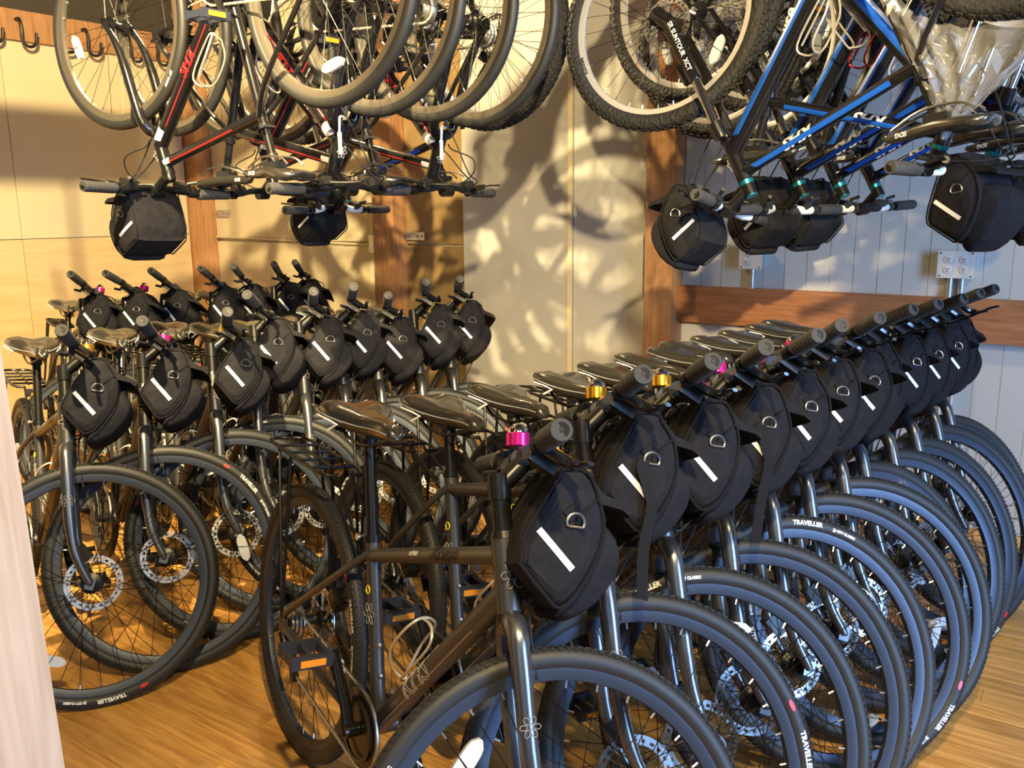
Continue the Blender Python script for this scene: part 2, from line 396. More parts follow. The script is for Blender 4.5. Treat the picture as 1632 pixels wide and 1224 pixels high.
# ------------------------------------------------------------------ bicycle components
CITY = dict(R=.35, tr=.0195, wb=1.067, bbx=.45, bbh=.295, sta=73.5, hta=70.04, off=.045, forkL=.401, half=.295)
def geo(kind, hl, stl, spac, stem, stemang):
    g = dict(CITY) if kind == 'city' else dict(R=.345, tr=.026, wb=1.06, bbx=.42, bbh=.30, sta=73, hta=70.5, off=.04, forkL=.46, half=.31) if kind == 'mtb' else \
        dict(R=.348, tr=.018, wb=1.05, bbx=.44, bbh=.28, sta=73, hta=71, off=.045, forkL=.40, half=.30)
    ha = rad(g['hta']); g['ax'] = ax = V(-math.cos(ha), 0, math.sin(ha)); g['pf'] = pf = V(math.sin(ha), 0, math.cos(ha))
    g['rear'] = V(0, 0, g['R']); g['bb'] = V(g['bbx'], 0, g['bbh']); sa = rad(g['sta']); g['sd'] = V(-math.cos(sa), 0, math.sin(sa))
    g['st'] = g['bb'] + stl * g['sd']; g['fh'] = V(g['wb'], 0, g['R']); g['crown'] = g['fh'] - g['off'] * pf + g['forkL'] * ax
    g['htb'] = g['crown'] + .012 * ax; g['htt'] = g['htb'] + hl * ax; g['stt'] = g['htt'] + spac * ax
    s2 = rad(stemang); g['bar'] = g['stt'] - .02 * ax + stem * (math.cos(s2) * pf + math.sin(s2) * ax)
    g['stl'] = stl; return g

def wheel_parts(kind, R, tr, rotor=True, rear=False):
    """list of (name, mesh, label, children) for a wheel centred on its axle (axle along y)"""
    rim_m, tyre_m = {'city': ('rim_black_daylit', 'tyre_rubber'), 'mtb': ('rim_silver', 'knobby_rubber'), 'hyb': ('rim_track', 'tyre_rubber')}[kind]
    Rt = R - tr; Ri = Rt - tr * .75
    rim = MB().lathe([(Ri - .020, -.008), (Ri - .022, 0), (Ri - .020, .008), (Ri - .004, .0125), (Ri + .004, .0125), (Ri + .002, 0), (Ri + .004, -.0125), (Ri - .004, -.0125)], 56, closed=True)
    ty = MB().lathe([(Rt + tr * math.cos(a), tr * .97 * math.sin(a)) for a in [2 * math.pi * k / 14 for k in range(14)]], 64, closed=True)
    if kind != 'hyb':   # tread blocks around the crown of the tyre
        n = 150 if kind == 'city' else 72; q = .0016 if kind == 'city' else .004
        for k in range(n):
            for s in (-1, 0, 1):
                a = 2 * math.pi * (k + .5 * (s == 0)) / n; th = s * .62
                m = Matrix.Rotation(-a, 4, 'Y') @ Matrix.Translation((Rt + (tr + q * .3) * math.cos(th), (tr + q * .3) * math.sin(th), 0)) @ Matrix.Rotation(th, 4, 'Z')
                ty.box(m.translation, (q, tr * .42, R * 2 * math.pi / n * .55), m.to_3x3())
    sp, ni = MB(), MB()
    for k in range(32):
        a1 = 2 * math.pi * (k + .5) / 32; side = 1 if k % 2 else -1; a0 = a1 + (.95 if (k // 2) % 2 else -.95)
        p0 = V(.026 * math.cos(a0), side * .028, .026 * math.sin(a0)); d = V(math.cos(a1), 0, math.sin(a1)); p1 = d * (Ri - .020) + V(0, side * .002, 0)
        sp.tube([p0, p1], .0010, 4, cap=False); e = (p0 - p1).normalized(); ni.tube([p1, p1 + e * .014], .0021, 6)
    hub = MB().lathe([(.006, -.062), (.006, -.052), (.013, -.05), (.013, -.034), (.029, -.031), (.029, -.026), (.016, -.020), (.014, 0), (.016, .020), (.029, .026), (.029, .031), (.02, .036), (.02, .048), (.012, .052), (.006, .054), (.006, .062)], 20)
    ch = [('tire', ty.mesh('tire', tyre_m), None), ('spokes', sp.mesh('spokes', 'spoke_black'), None), ('nipples', ni.mesh('nipples', 'steel'), None),
          ('hub', hub.mesh('hub', 'black_metal'), None)]
    if rotor:
        rt_ = MB()
        def seg(r0, r1, a0, a1, n, y0=.040, y1=.0425):
            vs = []; 
            for i in range(n + 1):
                a = a0 + (a1 - a0) * i / n
                for r, y in ((r0, y0), (r1, y0), (r1, y1), (r0, y1)): vs.append((r * math.cos(a), y, r * math.sin(a)))
            fs = []
            for i in range(n):
                for k in range(4): fs.append((i * 4 + k, i * 4 + (k + 1) % 4, i * 4 + 4 + (k + 1) % 4, i * 4 + 4 + k))
            rt_.add(vs, fs + [(0, 1, 2, 3), tuple(n * 4 + k for k in (3, 2, 1, 0))])
        for k in range(12):       # perforated brake track: two rails and webs between the holes
            a = 2 * math.pi * k / 12
            seg(.073, .0805, a, a + 2 * math.pi / 12, 4); seg(.062, .067, a, a + 2 * math.pi / 12, 4)
            seg(.0665, .0735, a, a + .16, 1); seg(.0665, .0735, a + .27, a + .40, 1)
        for k in range(6):
            a = 2 * math.pi * k / 6
            rt_.tube([(.022 * math.cos(a), .0413, .022 * math.sin(a)), (.044 * math.cos(a + .28), .0413, .044 * math.sin(a + .28)), (.064 * math.cos(a + .35), .0413, .064 * math.sin(a + .35))], .005, 4, flat=.3)
        ch.append(('brake_rotor', rt_.mesh('brake_rotor', 'steel', False), 'shiny steel disc brake rotor'))
    rf = MB(); a0 = .5
    prof = []
    for t in range(9):
        u = -1 + t / 4; prof.append((u * .044, .012 * math.sqrt(max(0, 1 - (abs(u) ** 3))) + .003))
    pr = prof + [(x, -z) for x, z in prof[::-1]]
    m = Matrix.Rotation(-a0, 4, 'Y') @ Matrix.Translation((R * .66, 0, 0)) @ Matrix.Rotation(rad(78), 4, 'Y')
    rf.prism(pr, -.006, .006, m)
    ch.append(('wheel_reflector', rf.mesh('wheel_reflector', 'reflector_white', False), 'clear wheel reflector'))
    if kind == 'city':
        for side in (-1,):
            ch.append(('tire_lettering', text_on_ring('tire_lettering', 'TRAVELLER', .0150, 'decal_white', Rt + .001, -tr * .985, 1.15), 'white tire lettering'))
            ch.append(('tire_lettering', text_on_ring('tire_lettering', '))) CITY CLASSIC', .0080, 'decal_white', Rt - .001, -tr * .985, .86), 'small white tire lettering'))
            el = MB(); el.v = []; n = 16; c = 1.42
            vs = [((Rt + .0045 * math.sin(t)) * math.cos(c + .036 * math.cos(t)), -tr * 1.0, (Rt + .0045 * math.sin(t)) * math.sin(c + .036 * math.cos(t))) for t in [2 * math.pi * k / n for k in range(n)]]
            el.add(vs, [tuple(range(n))]); ch.append(('tire_logo', el.mesh('tire_logo', 'decal_red', False), 'red oval tire logo'))
    if kind == 'mtb':
        ch.append(('rim_lettering', text_on_ring('rim_lettering', 'ALEXRIMS', .014, 'decal_black', Ri - .008, -.0127, 4.6), 'dark rim lettering'))
    if kind == 'hyb':
        ch.append(('tire_lettering', text_on_ring('tire_lettering', 'JET COMP', .013, 'decal_white', Rt + .001, -tr * .99, 2.8), 'white tire lettering'))
    if rear:
        cs = MB().lathe([(.018, -.050), (.024, -.048), (.026, -.043), (.033, -.041), (.035, -.036), (.043, -.034), (.045, -.029), (.052, -.027), (.052, -.024), (.02, -.022)], 28)
        ch.append(('cassette', cs.mesh('cassette', 'dull_steel'), 'dark toothed cassette'))
    return rim.mesh('rim', rim_m), ch

def flower(name, c, n, upv, size, material):
    """six-petal outline emblem"""
    n = Vector(n).normalized(); t = Vector(upv).cross(n).normalized(); u = n.cross(t); mb = MB()
    for k in range(6):
        a = 2 * math.pi * k / 6; pts = []
        for j in range(9):
            b = 2 * math.pi * j / 8; rr = size * (.62 + .36 * math.cos(b)); ww = size * .24 * math.sin(b)
            x = rr * math.cos(a) - ww * math.sin(a); y = rr * math.sin(a) + ww * math.cos(a); pts.append(Vector(c) + t * x + u * y)
        mb.tube(pts[:-1], size * .03, 4, closed=True)
    return mb.mesh(name, material)

def bike_template(kind, hl, stl, spac=.107, stem=.079, stemang=39.9, saddle_h=None, cage='cage_alloy', accent=None, seat_text='KHS'):
    """returns geometry dict and a list of parts: (name, mesh, group, label, children)"""
    g = geo(kind, hl, stl, spac, stem, stemang); P = []; ax, pf, bb, st, htt, htb, crown, fh = [g[k] for k in ('ax', 'pf', 'bb', 'st', 'htt', 'htb', 'crown', 'fh')]
    city = kind == 'city'; FM = {'city': 'frame_grey', 'mtb': 'mtb_black', 'hyb': 'mtb_black'}[kind]; R = g['R']
    fr = MB(); up_ = g['sd']; ttj = htt - .03 * ax; dtj = htb + .035 * ax; rt_, rd = (.0165, .0225) if city else (.018, .026)
    fr.tube([bb, st + up_ * .035], .0160, 14); fr.tube([htb, htt], [.0225, .0225], 16)
    fr.tube([st, ttj], [rt_ * .95, rt_], 14, cap=False); fr.tube([bb, dtj], rd, 14, cap=False)
    fr.tube([bb + V(0, -.036, 0), bb + V(0, .036, 0)], .021, 16)
    for s in (-1, 1):
        fr.tube(smooth_pts([st + up_ * .005 + V(0, s * .012, 0), st * .75 + g['rear'] * .25 + V(0, s * .045, 0), g['rear'] + V(.03, s * .064, .045), g['rear'] + V(.012, s * .066, .01)], 4), .0085, 8)
        fr.tube(smooth_pts([bb + V(-.01, s * .022, 0), bb * .7 + g['rear'] * .3 + V(0, s * .045, -.005), g['rear'] + V(.03, s * .066, -.004)], 4), .0100, 8)
        fr.box(g['rear'] + V(.008, s * .066, 0), (.045, .006, .04))
    ch = []
    right = V(0, -1, 0)
    dtd = (dtj - bb).normalized(); dup = V(-dtd.z, 0, dtd.x)
    if city:
        L = (ttj - st).length
        ch.append(('frame_lettering', text_on_tube('frame_lettering', 'Xcape', .042, 'decal_black', st, ttj, rt_, L * .64, right + V(0, 0, .35), .35, .0008), 'black script lettering'))
        ch.append(('frame_lettering', text_on_tube('frame_lettering', 'urban', .016, 'decal_white', st, ttj, rt_, L * .42, right + V(0, 0, .45), .2, .0003), 'small white lettering'))
        tm = text_on_tube('khs', 'KHS', .068, 'decal_white', bb, dtj, rd, .25, right + V(.1, 0, .25), .25)
        ch.append(('frame_lettering', outline(tm, 'frame_lettering', 'decal_outline', .0008), 'outlined block lettering'))
        for off in (-.0, .0):
            pass
        ch.append(('pinstripe', MB().tube([bb + dtd * .06 + V(0, -rd * .80, 0) - dup * rd * .62, bb + dtd * .5 + V(0, -rd * .80, 0) - dup * rd * .62], .0010, 4).mesh('pinstripe', 'decal_outline'), 'thin pale stripe'))
        ch.append(('badge', flower('badge', bb + up_ * (stl * .66) + V(.004, -.0165, 0), (0, -1, 0), up_, .026, 'decal_outline'), 'pale flower emblem'))
        ch.append(('badge', flower('badge', (htb + htt) / 2 + pf * .0225, pf, ax, .026, 'decal_outline'), 'pale flower emblem'))
        c = bb + up_ * (stl * .80) + V(.002, -.0165, 0); rg = MB().tube([c + V(.009 * math.cos(a), 0, .009 * math.sin(a)) for a in [2 * math.pi * k / 14 for k in range(14)]], .0016, 5, closed=True)
        ch.append(('size_sticker', rg.mesh('size_sticker', 'decal_yellow'), 'yellow ring size sticker'))
        for k in (.30, .48): ch.append(('bolt', MB().lathe([(.006, 0), (.006, .004), (.003, .006)], 10, 'x', bb + up_ * (stl * k) + V(.0155, 0, 0)).mesh('bolt', 'steel'), None))
    else:
        c1 = accent or 'decal_blue'; tt = (ttj - st); tl = tt.length; td = tt.normalized()
        for s in (-1, 1):
            sv = V(0, s, 0)
            # colour flashes laid on the tubes (thin shells following the tube)
            def shell(a, d, r, p0, p1, ang0, ang1, material, nm):
                a = Vector(a); n0 = V(0, s, 0); t0 = n0.cross(d) * s; mb = MB(); vs = []; nn = 5
                for p, sh in ((p0, 0), (p1, .02)):
                    for i in range(nn):
                        th = ang0 + (ang1 - ang0) * i / (nn - 1); vs.append(a + d * (p + sh * i / nn) + (r + .0009) * (math.cos(th) * n0 + math.sin(th) * t0))
                mb.add(vs, [(i, i + 1, nn + i + 1, nn + i) for i in range(nn - 1)]); return (nm, mb.mesh(nm, material), None)
            dl = (dtj - bb).length
            if kind == 'mtb':
                ch.append(shell(bb, dtd, rd, .20, dl - .06, -.15, .75, c1, 'colour_flash')); ch.append(shell(bb, dtd, rd, .08, dl - .15, .75, 1.35, 'decal_white', 'colour_flash'))
                ch.append(shell(st, td, rt_, tl * .12, tl - .06, -.75, .05, c1, 'colour_flash'))
                ch.append(('frame_lettering', text_on_tube('frame_lettering', 'KHS', .050, 'decal_white', st, ttj, rt_, tl * .62, sv + V(0, 0, -.15), .3, .002, flip=1 if s < 0 else -1), 'white block lettering'))
                ch.append(('frame_lettering', text_on_tube('frame_lettering', seat_text, .075 if seat_text == 'KHS' else .058, 'decal_white', bb, st, .016, .22, sv + V(.2, 0, 0), .2, .003 if seat_text == 'KHS' else .0015, flip=1 if s < 0 else -1), 'white block lettering'))
            else:
                ch.append(shell(bb, dtd, rd, .12, dl - .05, .62, .76, c1, 'colour_flash')); ch.append(shell(bb, dtd, rd, .12, dl - .10, -.70, -.58, c1, 'colour_flash'))
                tm = text_on_tube('khs', 'KHS', .050, 'decal_red', bb, dtj, rd, .30, sv, .25, flip=1 if s < 0 else -1)
                ch.append(('frame_lettering', outline(tm, 'frame_lettering', c1, .0014), 'outlined block lettering'))
                ch.append(shell(st, td, rt_, tl * .25, tl - .05, -.50, -.28, c1, 'colour_flash')); ch.append(shell(st, td, rt_, tl - .05, tl - .005, -.6, .4, 'decal_white', 'colour_flash'))
                ch.append(shell(bb, dtd, rd, dl - .07, dl - .03, -.7, .7, 'decal_white', 'colour_flash'))
        ch.append(('badge', flower('badge', (htb + htt) / 2 + pf * .0225, pf, ax, .022, 'decal_white'), 'white flower emblem'))
        ch.append(('badge_centre', MB().lathe([(.006, 0), (.005, .001)], 12, 'x', (htb + htt) / 2 + pf * .0228).mesh('badge_centre', 'decal_red'), 'red emblem centre'))
    P.append(('frame', fr.mesh('frame', FM), 'fix', None, ch))
    # fork
    fk = MB(); FKM = 'fork_grey' if city else 'mtb_black'; base = fh - g['off'] * pf; fch = []
    if kind != 'mtb':
        for s in (-1, 1):
            A = lambda a, p, y: base + ax * a + pf * p + V(0, y * s, 0); Lk = g['forkL']
            fk.tube(smooth_pts([A(Lk, 0, .006), A(Lk - .008, 0, .034), A(Lk - .035, .0, .050), A(Lk - .09, .0, .054), A(.17, .002, .055), A(.08, .014, .055), A(.0, .045, .053)], 4),
                    [.020] * 5 + [.0185] * 4 + [.0175] * 4 + [.0165] * 4 + [.014] * 4 + [.0115] * 3 + [.010], 12)
            fk.box(fh + V(0, s * .053, .0), (.024, .006, .034))
            if city: fch.append(('badge', flower('badge', base + ax * .24 + V(0, s * .0722, 0) + pf * .002, (0, s, 0), ax, .018, 'decal_outline'), 'pale flower emblem'))
        fk.tube([crown - ax * .012, crown + ax * .014], .0215, 14)
    else:
        for s in (-1, 1):
            A = lambda a, p, y: base + ax * a + pf * p + V(0, y * s, 0)
            fk.tube([A(.0, .04, .058), A(.03, .03, .062), A(.06, .012, .062), A(.27, .0, .062)], [.011, .015, .019, .020], 12)
            fk.tube([A(.42, 0, .062), A(.47, 0, .055)], .022, 12)
            sc = MB().tube([A(.27, 0, .062), A(.43, 0, .062)], .0145, 14); fch.append(('stanchion', sc.mesh('stanchion', 'stanchion'), 'polished fork stanchion'))
            fch.append(('fork_lettering', text_on_tube('fork_lettering', 'SR SUNTOUR  XCT', .020, 'decal_white', A(.04, .0, .062), A(.27, 0, .062), .0205, .115, (0, s, .0), 0, .0004, flip=1 if s < 0 else -1), 'white fork lettering'))
        fk.tube([base + ax * .445 + V(0, -.062, 0), base + ax * .455, base + ax * .445 + V(0, .062, 0)], .020, 12); fk.tube([base + ax * .20 + pf * .03 + V(0, -.06, 0), base + ax * .23 + pf * .045, base + ax * .20 + pf * .03 + V(0, .06, 0)], .012, 10)
    P.append(('fork', fk.mesh('fork', FKM), 'steer', None, fch))
    # headset spacers, stem, bar
    P.append(('headset_cup', MB().tube([htb - ax * .014, htb], .024, 16).mesh('headset_cup', 'black_metal'), 'steer', None, []))
    spc = MB().tube([htt, htt + ax * .012], [.024, .0215], 16)
    spc.tube([htt + ax * .006, g['stt'] + ax * .004], .0175, 14)
    P.append(('steerer_stack', spc.mesh('steerer_stack', 'black_metal' if kind != 'mtb' else 'teal_anodised'), 'steer', None, []))
    bar = g['bar']; c0 = g['stt'] - .02 * ax
    P.append(('stem', MB().tube([c0 + ax * .02, c0 - ax * .022], .0205, 14).tube([c0, bar], [.0175, .0165], 12).tube([bar + V(0, -.022, 0), bar + V(0, .022, 0)], .0215, 14).mesh('stem', 'black_metal'), 'steer', None, []))
    hb = g['half']; rise = .012
    bp = [bar + V(0, -hb, 0) + V(-.03, 0, 0)] + [bar + V(q[0], q[1], 0) + ax * q[2] for q in ((-.022, -.20, 0), (-.004, -.10, -rise * .3), (0, -.05, -rise), (0, .05, -rise), (-.004, .10, -rise * .3), (-.022, .20, 0))] + [bar + V(-.03, hb, 0)]
    P.append(('handlebar', MB().tube(smooth_pts(bp, 4), .0120, 12).mesh('handlebar', 'black_metal'), 'steer', None, []))
    if kind == 'mtb':
        for s in (-1, 1):
            P.append(('bar_sleeve', MB().tube(smooth_pts([bar + V(-.002, s * .07, 0) - ax * rise * .7, bar + V(-.006, s * .11, 0), bar + V(-.021, s * .165, 0)], 4), .0145, 12).mesh('bar_sleeve', 'cable_white'), 'steer', 'white bar sleeve', []))
    for s in (-1, 1):
        e = bar + V(-.03, s * hb, 0); i_ = bar + V(-.022, s * (hb - .125), 0); d = (e - i_).normalized()
        gp = MB().tube([i_, i_ + d * .004, e - d * .004, e], [.0165, .0175, .0178, .0165], 18)
        for k in range(7): gp.tube([i_ + d * (.012 + k * .016), i_ + d * (.018 + k * .016)], .0184, 18)
        P.append(('grip', gp.mesh('grip', 'grip_rubber'), 'steer', None, [('grip_end', MB().tube([e, e + d * .0012], .0035, 10).mesh('grip_end', 'decal_black'), None)]))
        lv = MB(); q = bar + V(-.018, s * (hb - .155), 0)
        lv.tube([q - V(0, .012, 0), q + V(0, .012, 0)], .0175, 12); lv.tube(smooth_pts([q + V(.01, 0, -.005), q + V(.045, s * .004, -.016), q + V(.060, s * .02, -.02)], 3), [.011] * 4 + [.010] * 3, 8)
        P.append(('brake_lever', lv.mesh('brake_lever', 'black_gloss'), 'steer', None,
                  [('lever_blade', MB().tube(smooth_pts([q + V(.055, s * .015, -.02), q + V(.060, s * .045, -.024), q + V(.052, s * .085, -.026), q + V(.054, s * .115, -.028)], 4), .0058, 8, flat=.6).mesh('lever_blade', 'black_gloss'), None)]))
        sh = MB().box(q + V(.016, -s * .035, -.020), (.05, .036, .026), Matrix.Rotation(.3, 3, 'Y')); sh.tube([q + V(-.01, -s * .03, -.03), q + V(-.03, -s * .005, -.036)], .006, 8)
        P.append(('shifter', sh.mesh('shifter', 'black_plastic'), 'steer', None, [('shifter_window', MB().box(q + V(.018, -s * .035, -.0045), (.026, .018, .003), Matrix.Rotation(.3, 3, 'Y')).mesh('shifter_window', 'dull_steel', False), None)]))
    # cables: loops from levers to head tube / frame
    for s, off in ((-1, .0), (1, .012), (-1, .025)):
        q = bar + V(.03, s * (hb - .19), -.02); e = htb + ax * .02 + V(.02, -s * .026, 0) if off < .02 else crown + V(.02, .058, -.10)
        P.append(('brake_cable', MB().tube(smooth_pts([q, q + V(.075, -s * .06, .01 - off), bar + V(.10 + off, -s * .02, -.06), (bar + e) / 2 + V(.075 + off, -s * .04, -.03), e + V(.02, 0, .02), e], 5), .0025, 6).mesh('brake_cable', 'black_plastic'), 'steer', None, []))
    # wheels
    for nm, c, rear in (('front_wheel', fh, False), ('rear_wheel', g['rear'], True)):
        rim, wch = wheel_parts(kind, R, g['tr'], kind != 'hyb', rear)
        P.append((nm, rim, 'fw' if not rear else 'rw', None, wch))
    if kind == 'hyb':    # rim brakes with silver noodles
        q = crown - ax * .05 + pf * .05
        P.append(('rim_brake', MB().tube([crown - ax * .115 + V(.03, -.035, 0), q + V(0, -.045, .01)], .008, 8).tube([crown - ax * .115 + V(.03, .035, 0), q + V(0, .045, .01)], .008, 8).mesh('rim_brake', 'black_metal'), 'steer', None,
                  [('brake_noodle', MB().tube(smooth_pts([q + V(0, .045, .012), q + V(.01, .075, .012), q + V(.02, .088, .035), q + V(.02, .09, .06)], 4), .0035, 8).tube([q + V(.02, .09, .06), q + V(.02, .09, .125)], .0065, 8).mesh('brake_noodle', 'cable_white'), 'white cable guide')]))
    else:
        for nm, c, gp in (('brake_caliper', fh + V(-.052, .055, .075), 'steer'), ('brake_caliper', g['rear'] + V(.06, .055, .07), 'fix')):
            P.append((nm, MB().box(c, (.05, .034, .034), Matrix.Rotation(.6, 3, 'Y')).tube([c + V(-.02, .012, 0), c + V(.02, .03, .02)], .008, 8).mesh(nm, 'black_metal'), gp, None, [('bolt', MB().lathe([(.009, 0), (.009, .006), (.004, .007)], 12, 'y', c + V(0, .017, 0)).mesh('bolt', 'steel'), None)]))
    # seat post + saddle
    sh_ = saddle_h; top = bb + up_ * ((sh_ - .055 - bb.z) / up_.z)
    P.append(('seatpost', MB().tube([st + up_ * .02, top], .0136, 14).tube([st + up_ * .030, st + up_ * .045], .0195, 14).mesh('seatpost', 'black_metal'), 'fix', None,
              [('seat_clamp', MB().tube([top - up_ * .004, top + up_ * .03], .018, 12).box(top + up_ * .028, (.06, .045, .016)).mesh('seat_clamp', 'black_plastic'), None),
               ('quick_release', MB().tube([st + up_ * .037 + V(-.02, -.024, 0), st + up_ * .037 + V(-.022, .02, .0)], .004, 8).lathe([(.008, 0), (.008, .006)], 10, 'y', st + up_ * .037 + V(-.02, -.03, 0)).mesh('quick_release', 'steel'), None)]))
    # saddle: lofted sections from tail to nose
    sc_ = V(top.x - .005, 0, sh_); secs = []
    wide = .088 if city else .066
    for x, w, h, dz in ((-.135, .55, .018, .004), (-.125, .86, .040, .010), (-.09, 1., .052, .010), (-.045, .88, .052, .004), (0, .55, .050, -.003), (.045, .33, .046, -.003), (.09, .25, .042, -.001), (.125, .23, .036, -.002), (.14, .15, .018, -.008)):
        secs.append((x, wide * w, h if city else h * .72, dz))
    sd = MB(); n = 16; vs = []
    for x, w, h, dz in secs:
        for k in range(n):
            a = 2 * math.pi * k / n; cx, sx = math.cos(a), math.sin(a)
            y = w * (abs(cx) ** .75) * (1 if cx > 0 else -1); z = (h * .42 * (abs(sx) ** .8) - (.010 if abs(y) < w * .25 else 0)) if sx >= 0 else -h * .58 * (abs(sx) ** .6)
            vs.append(sc_ + V(x, y, dz + z))
    fs = [(i * n + k, i * n + (k + 1) % n, (i + 1) * n + (k + 1) % n, (i + 1) * n + k) for i in range(len(secs) - 1) for k in range(n)]
    sd.add(vs, fs + [tuple(range(n))[::-1], tuple((len(secs) - 1) * n + k for k in range(n))])
    me = sd.mesh('saddle', 'saddle_vinyl', True, 80)
    sch = []
    for s in (-1, 1):
        sch.append(('saddle_rail', MB().tube(smooth_pts([sc_ + V(-.10, s * .03, -.025), sc_ + V(-.06, s * .026, -.048), sc_ + V(.03, s * .024, -.050), sc_ + V(.115, s * .008, -.022)], 4), .0036, 6).mesh('saddle_rail', 'dull_steel' if not city else 'black_metal'), None))
        if city:
            pts = [sc_ + V(x, s * (w + .0012), dz - h * .10) for x, w, h, dz in secs[1:8]]
            sch.append(('saddle_piping', MB().tube(smooth_pts(pts, 3), .0014, 5).mesh('saddle_piping', 'stitch_grey'), 'pale stitched piping'))
            i0 = sc_ + V(-.088, s * (wide + .002), -.004)
            sch.append(('saddle_trim', MB().tube([i0, i0 + V(.045, -s * .010, -.004), i0 + V(.060, -s * .022, -.010), i0 + V(.035, -s * .012, -.028)], .0028, 5).mesh('saddle_trim', 'strip_white'), 'pale angled side flash'))
        else:
            bm = text_mesh('SDG', .016, .2, .0005); w = secs[6][1]
            for v in bm.verts: v.co = sc_ + V(.085 + v.co.x * (1 if s < 0 else -1) * 1., s * (w + .0022 + .001), -.006 + v.co.y)
            tm = bpy.data.meshes.new('saddle_lettering'); bm.to_mesh(tm); bm.free(); tm.materials.append(MATS['decal_white']); sch.append(('saddle_lettering', tm, 'white saddle lettering'))
    P.append(('saddle', me, 'fix', None, sch))
    # drivetrain (right side = -y)
    cr = MB().lathe([(.030, -.048), (.084, -.046), (.086, -.045), (.084, -.043), (.030, -.041)], 40); cr.lathe([(.060, -.056), (.070, -.055), (.070, -.052), (.060, -.051)], 40, closed=True)
    cr.v = [tuple(V(*v) + bb) for v in cr.v]
    P.append(('crankset', cr.mesh('crankset', 'black_metal'), 'fix', None, []))
    ca = rad(122); cv = V(math.cos(ca), 0, math.sin(ca)) * .17
    for s in (-1, 1):
        d = cv * (1 if s < 0 else -1); a = bb + V(0, s * .070, 0); e = a + d + V(0, s * .012, 0)
        P.append(('crank_arm', MB().tube([a - d * .06, a + d * .3, e], [.016, .0135, .0125], 10, flat=.65).tube([a + V(0, s * .012, 0), a - V(0, s * .02, 0)], .015, 12).mesh('crank_arm', 'black_gloss'), 'fix', None, []))
        pc = e + V(0, s * .062, 0)
        pd = MB().tube([e, e + V(0, s * .02, 0)], .007, 8)
        for x in (-.038, .038): pd.box(pc + V(x, 0, 0), (.014, .092, .026))
        for y in (-.04, 0, .04): pd.box(pc + V(0, y, 0), (.07, .010, .020))
        P.append(('pedal', pd.mesh('pedal', 'pedal_plastic', False), 'fix', None, [('pedal_reflector', MB().box(pc + V(x, 0, 0), (.004, .055, .014)).mesh('pedal_reflector', 'amber', False), 'amber pedal reflector') for x in (-.046, .046)]))
    chn = MB(); r1, r2_ = .086, .044; y = -.045; A, B = bb, g['rear']; pts = []
    for k in range(13): a = -math.pi / 2 + math.pi * k / 12; pts.append(A + V(r1 * math.cos(a), y, r1 * math.sin(a)))
    for k in range(9): a = math.pi / 2 + math.pi * k / 8; pts.append(B + V(r2_ * math.cos(a), y + .006, r2_ * math.sin(a)))
    pts += [B + V(.03, y + .004, -.10), B + V(.07, y, -.115)]
    dense = []
    for i in range(len(pts)):
        p, q = pts[i], pts[(i + 1) % len(pts)]; m_ = max(1, int((q - p).length / .0127))
        dense += [p.lerp(q, k / m_) for k in range(m_)]
    chn.tube(dense, [.0046 if i % 2 else .0032 for i in range(len(dense))], 6, closed=True)
    P.append(('chain', chn.mesh('chain', 'dull_steel' if city else 'cage_alloy'), 'fix', None, []))
    dr = MB().tube([B + V(.005, -.062, -.02), B + V(.03, -.06, -.06)], .014, 8).box(B + V(.045, -.05, -.095), (.022, .008, .085), Matrix.Rotation(-.5, 3, 'Y'))
    for c in (V(.032, -.046, -.07), V(.058, -.046, -.118)): dr.lathe([(.017, -.004), (.017, .004)], 14, 'y', B + c)
    P.append(('rear_derailleur', dr.mesh('rear_derailleur', 'black_metal'), 'fix', None, []))
    # bottle cage on the down tube
    cg = MB(); o_ = bb + dtd * .24 + dup * (rd + .004)
    def L_(a, b_, c): return o_ + dtd * a + dup * b_ + V(0, c, 0)
    cg.tube(smooth_pts([L_(-.07, .003, 0), L_(-.065, .03, -.02), L_(-.02, .055, -.036), L_(.05, .06, -.036), L_(.075, .066, -.02), L_(.08, .07, 0), L_(.075, .066, .02), L_(.05, .06, .036), L_(-.02, .055, .036), L_(-.065, .03, .02)], 4), .0030, 8, closed=True)
    cg.tube(smooth_pts([L_(.078, .069, 0), L_(.10, .04, 0), L_(.085, .006, -.012), L_(-.05, .004, -.012), L_(-.07, .004, 0), L_(-.05, .004, .012), L_(.085, .006, .012)], 4), .0030, 8)
    P.append(('bottle_cage', cg.mesh('bottle_cage', cage), 'fix', 'pale wire bottle cage' if cage != 'cage_red' else 'red wire bottle cage', []))
    if city:
        rk = MB(); z = .775
        for s in (-1, 1):
            rk.tube(smooth_pts([V(.16, s * .02, z), V(.12, s * .055, z), V(-.20, s * .055, z), V(-.25, s * .03, z), V(-.25, 0, z)], 3), .0048, 8)
            for x in (-.06, -.15): rk.tube([V(x, s * .055, z), V(.01, s * .072, g['R'] + .02)], .0045, 8)
            rk.tube([V(.15, s * .02, z), st + up_ * .0 + V(-.02, s * .022, 0)], .0035, 6)
        rk.tube([V(.10, 0, z), V(-.25, 0, z)], .004, 8)
        for x in (.08, .0, -.08, -.16): rk.tube([V(x, -.055, z), V(x, .055, z)], .004, 8)
        P.append(('rear_rack', rk.mesh('rear_rack', 'black_metal'), 'fix', None, []))
        P.append(('kickstand', MB().tube([V(.07, .06, .335), V(.09, .085, .32), V(.02, .215, .026)], [.010, .009, .007], 8).tube([V(.02, .215, .026), V(.008, .222, .022)], .010, 8).mesh('kickstand', 'black_metal'), 'fix', None, []))
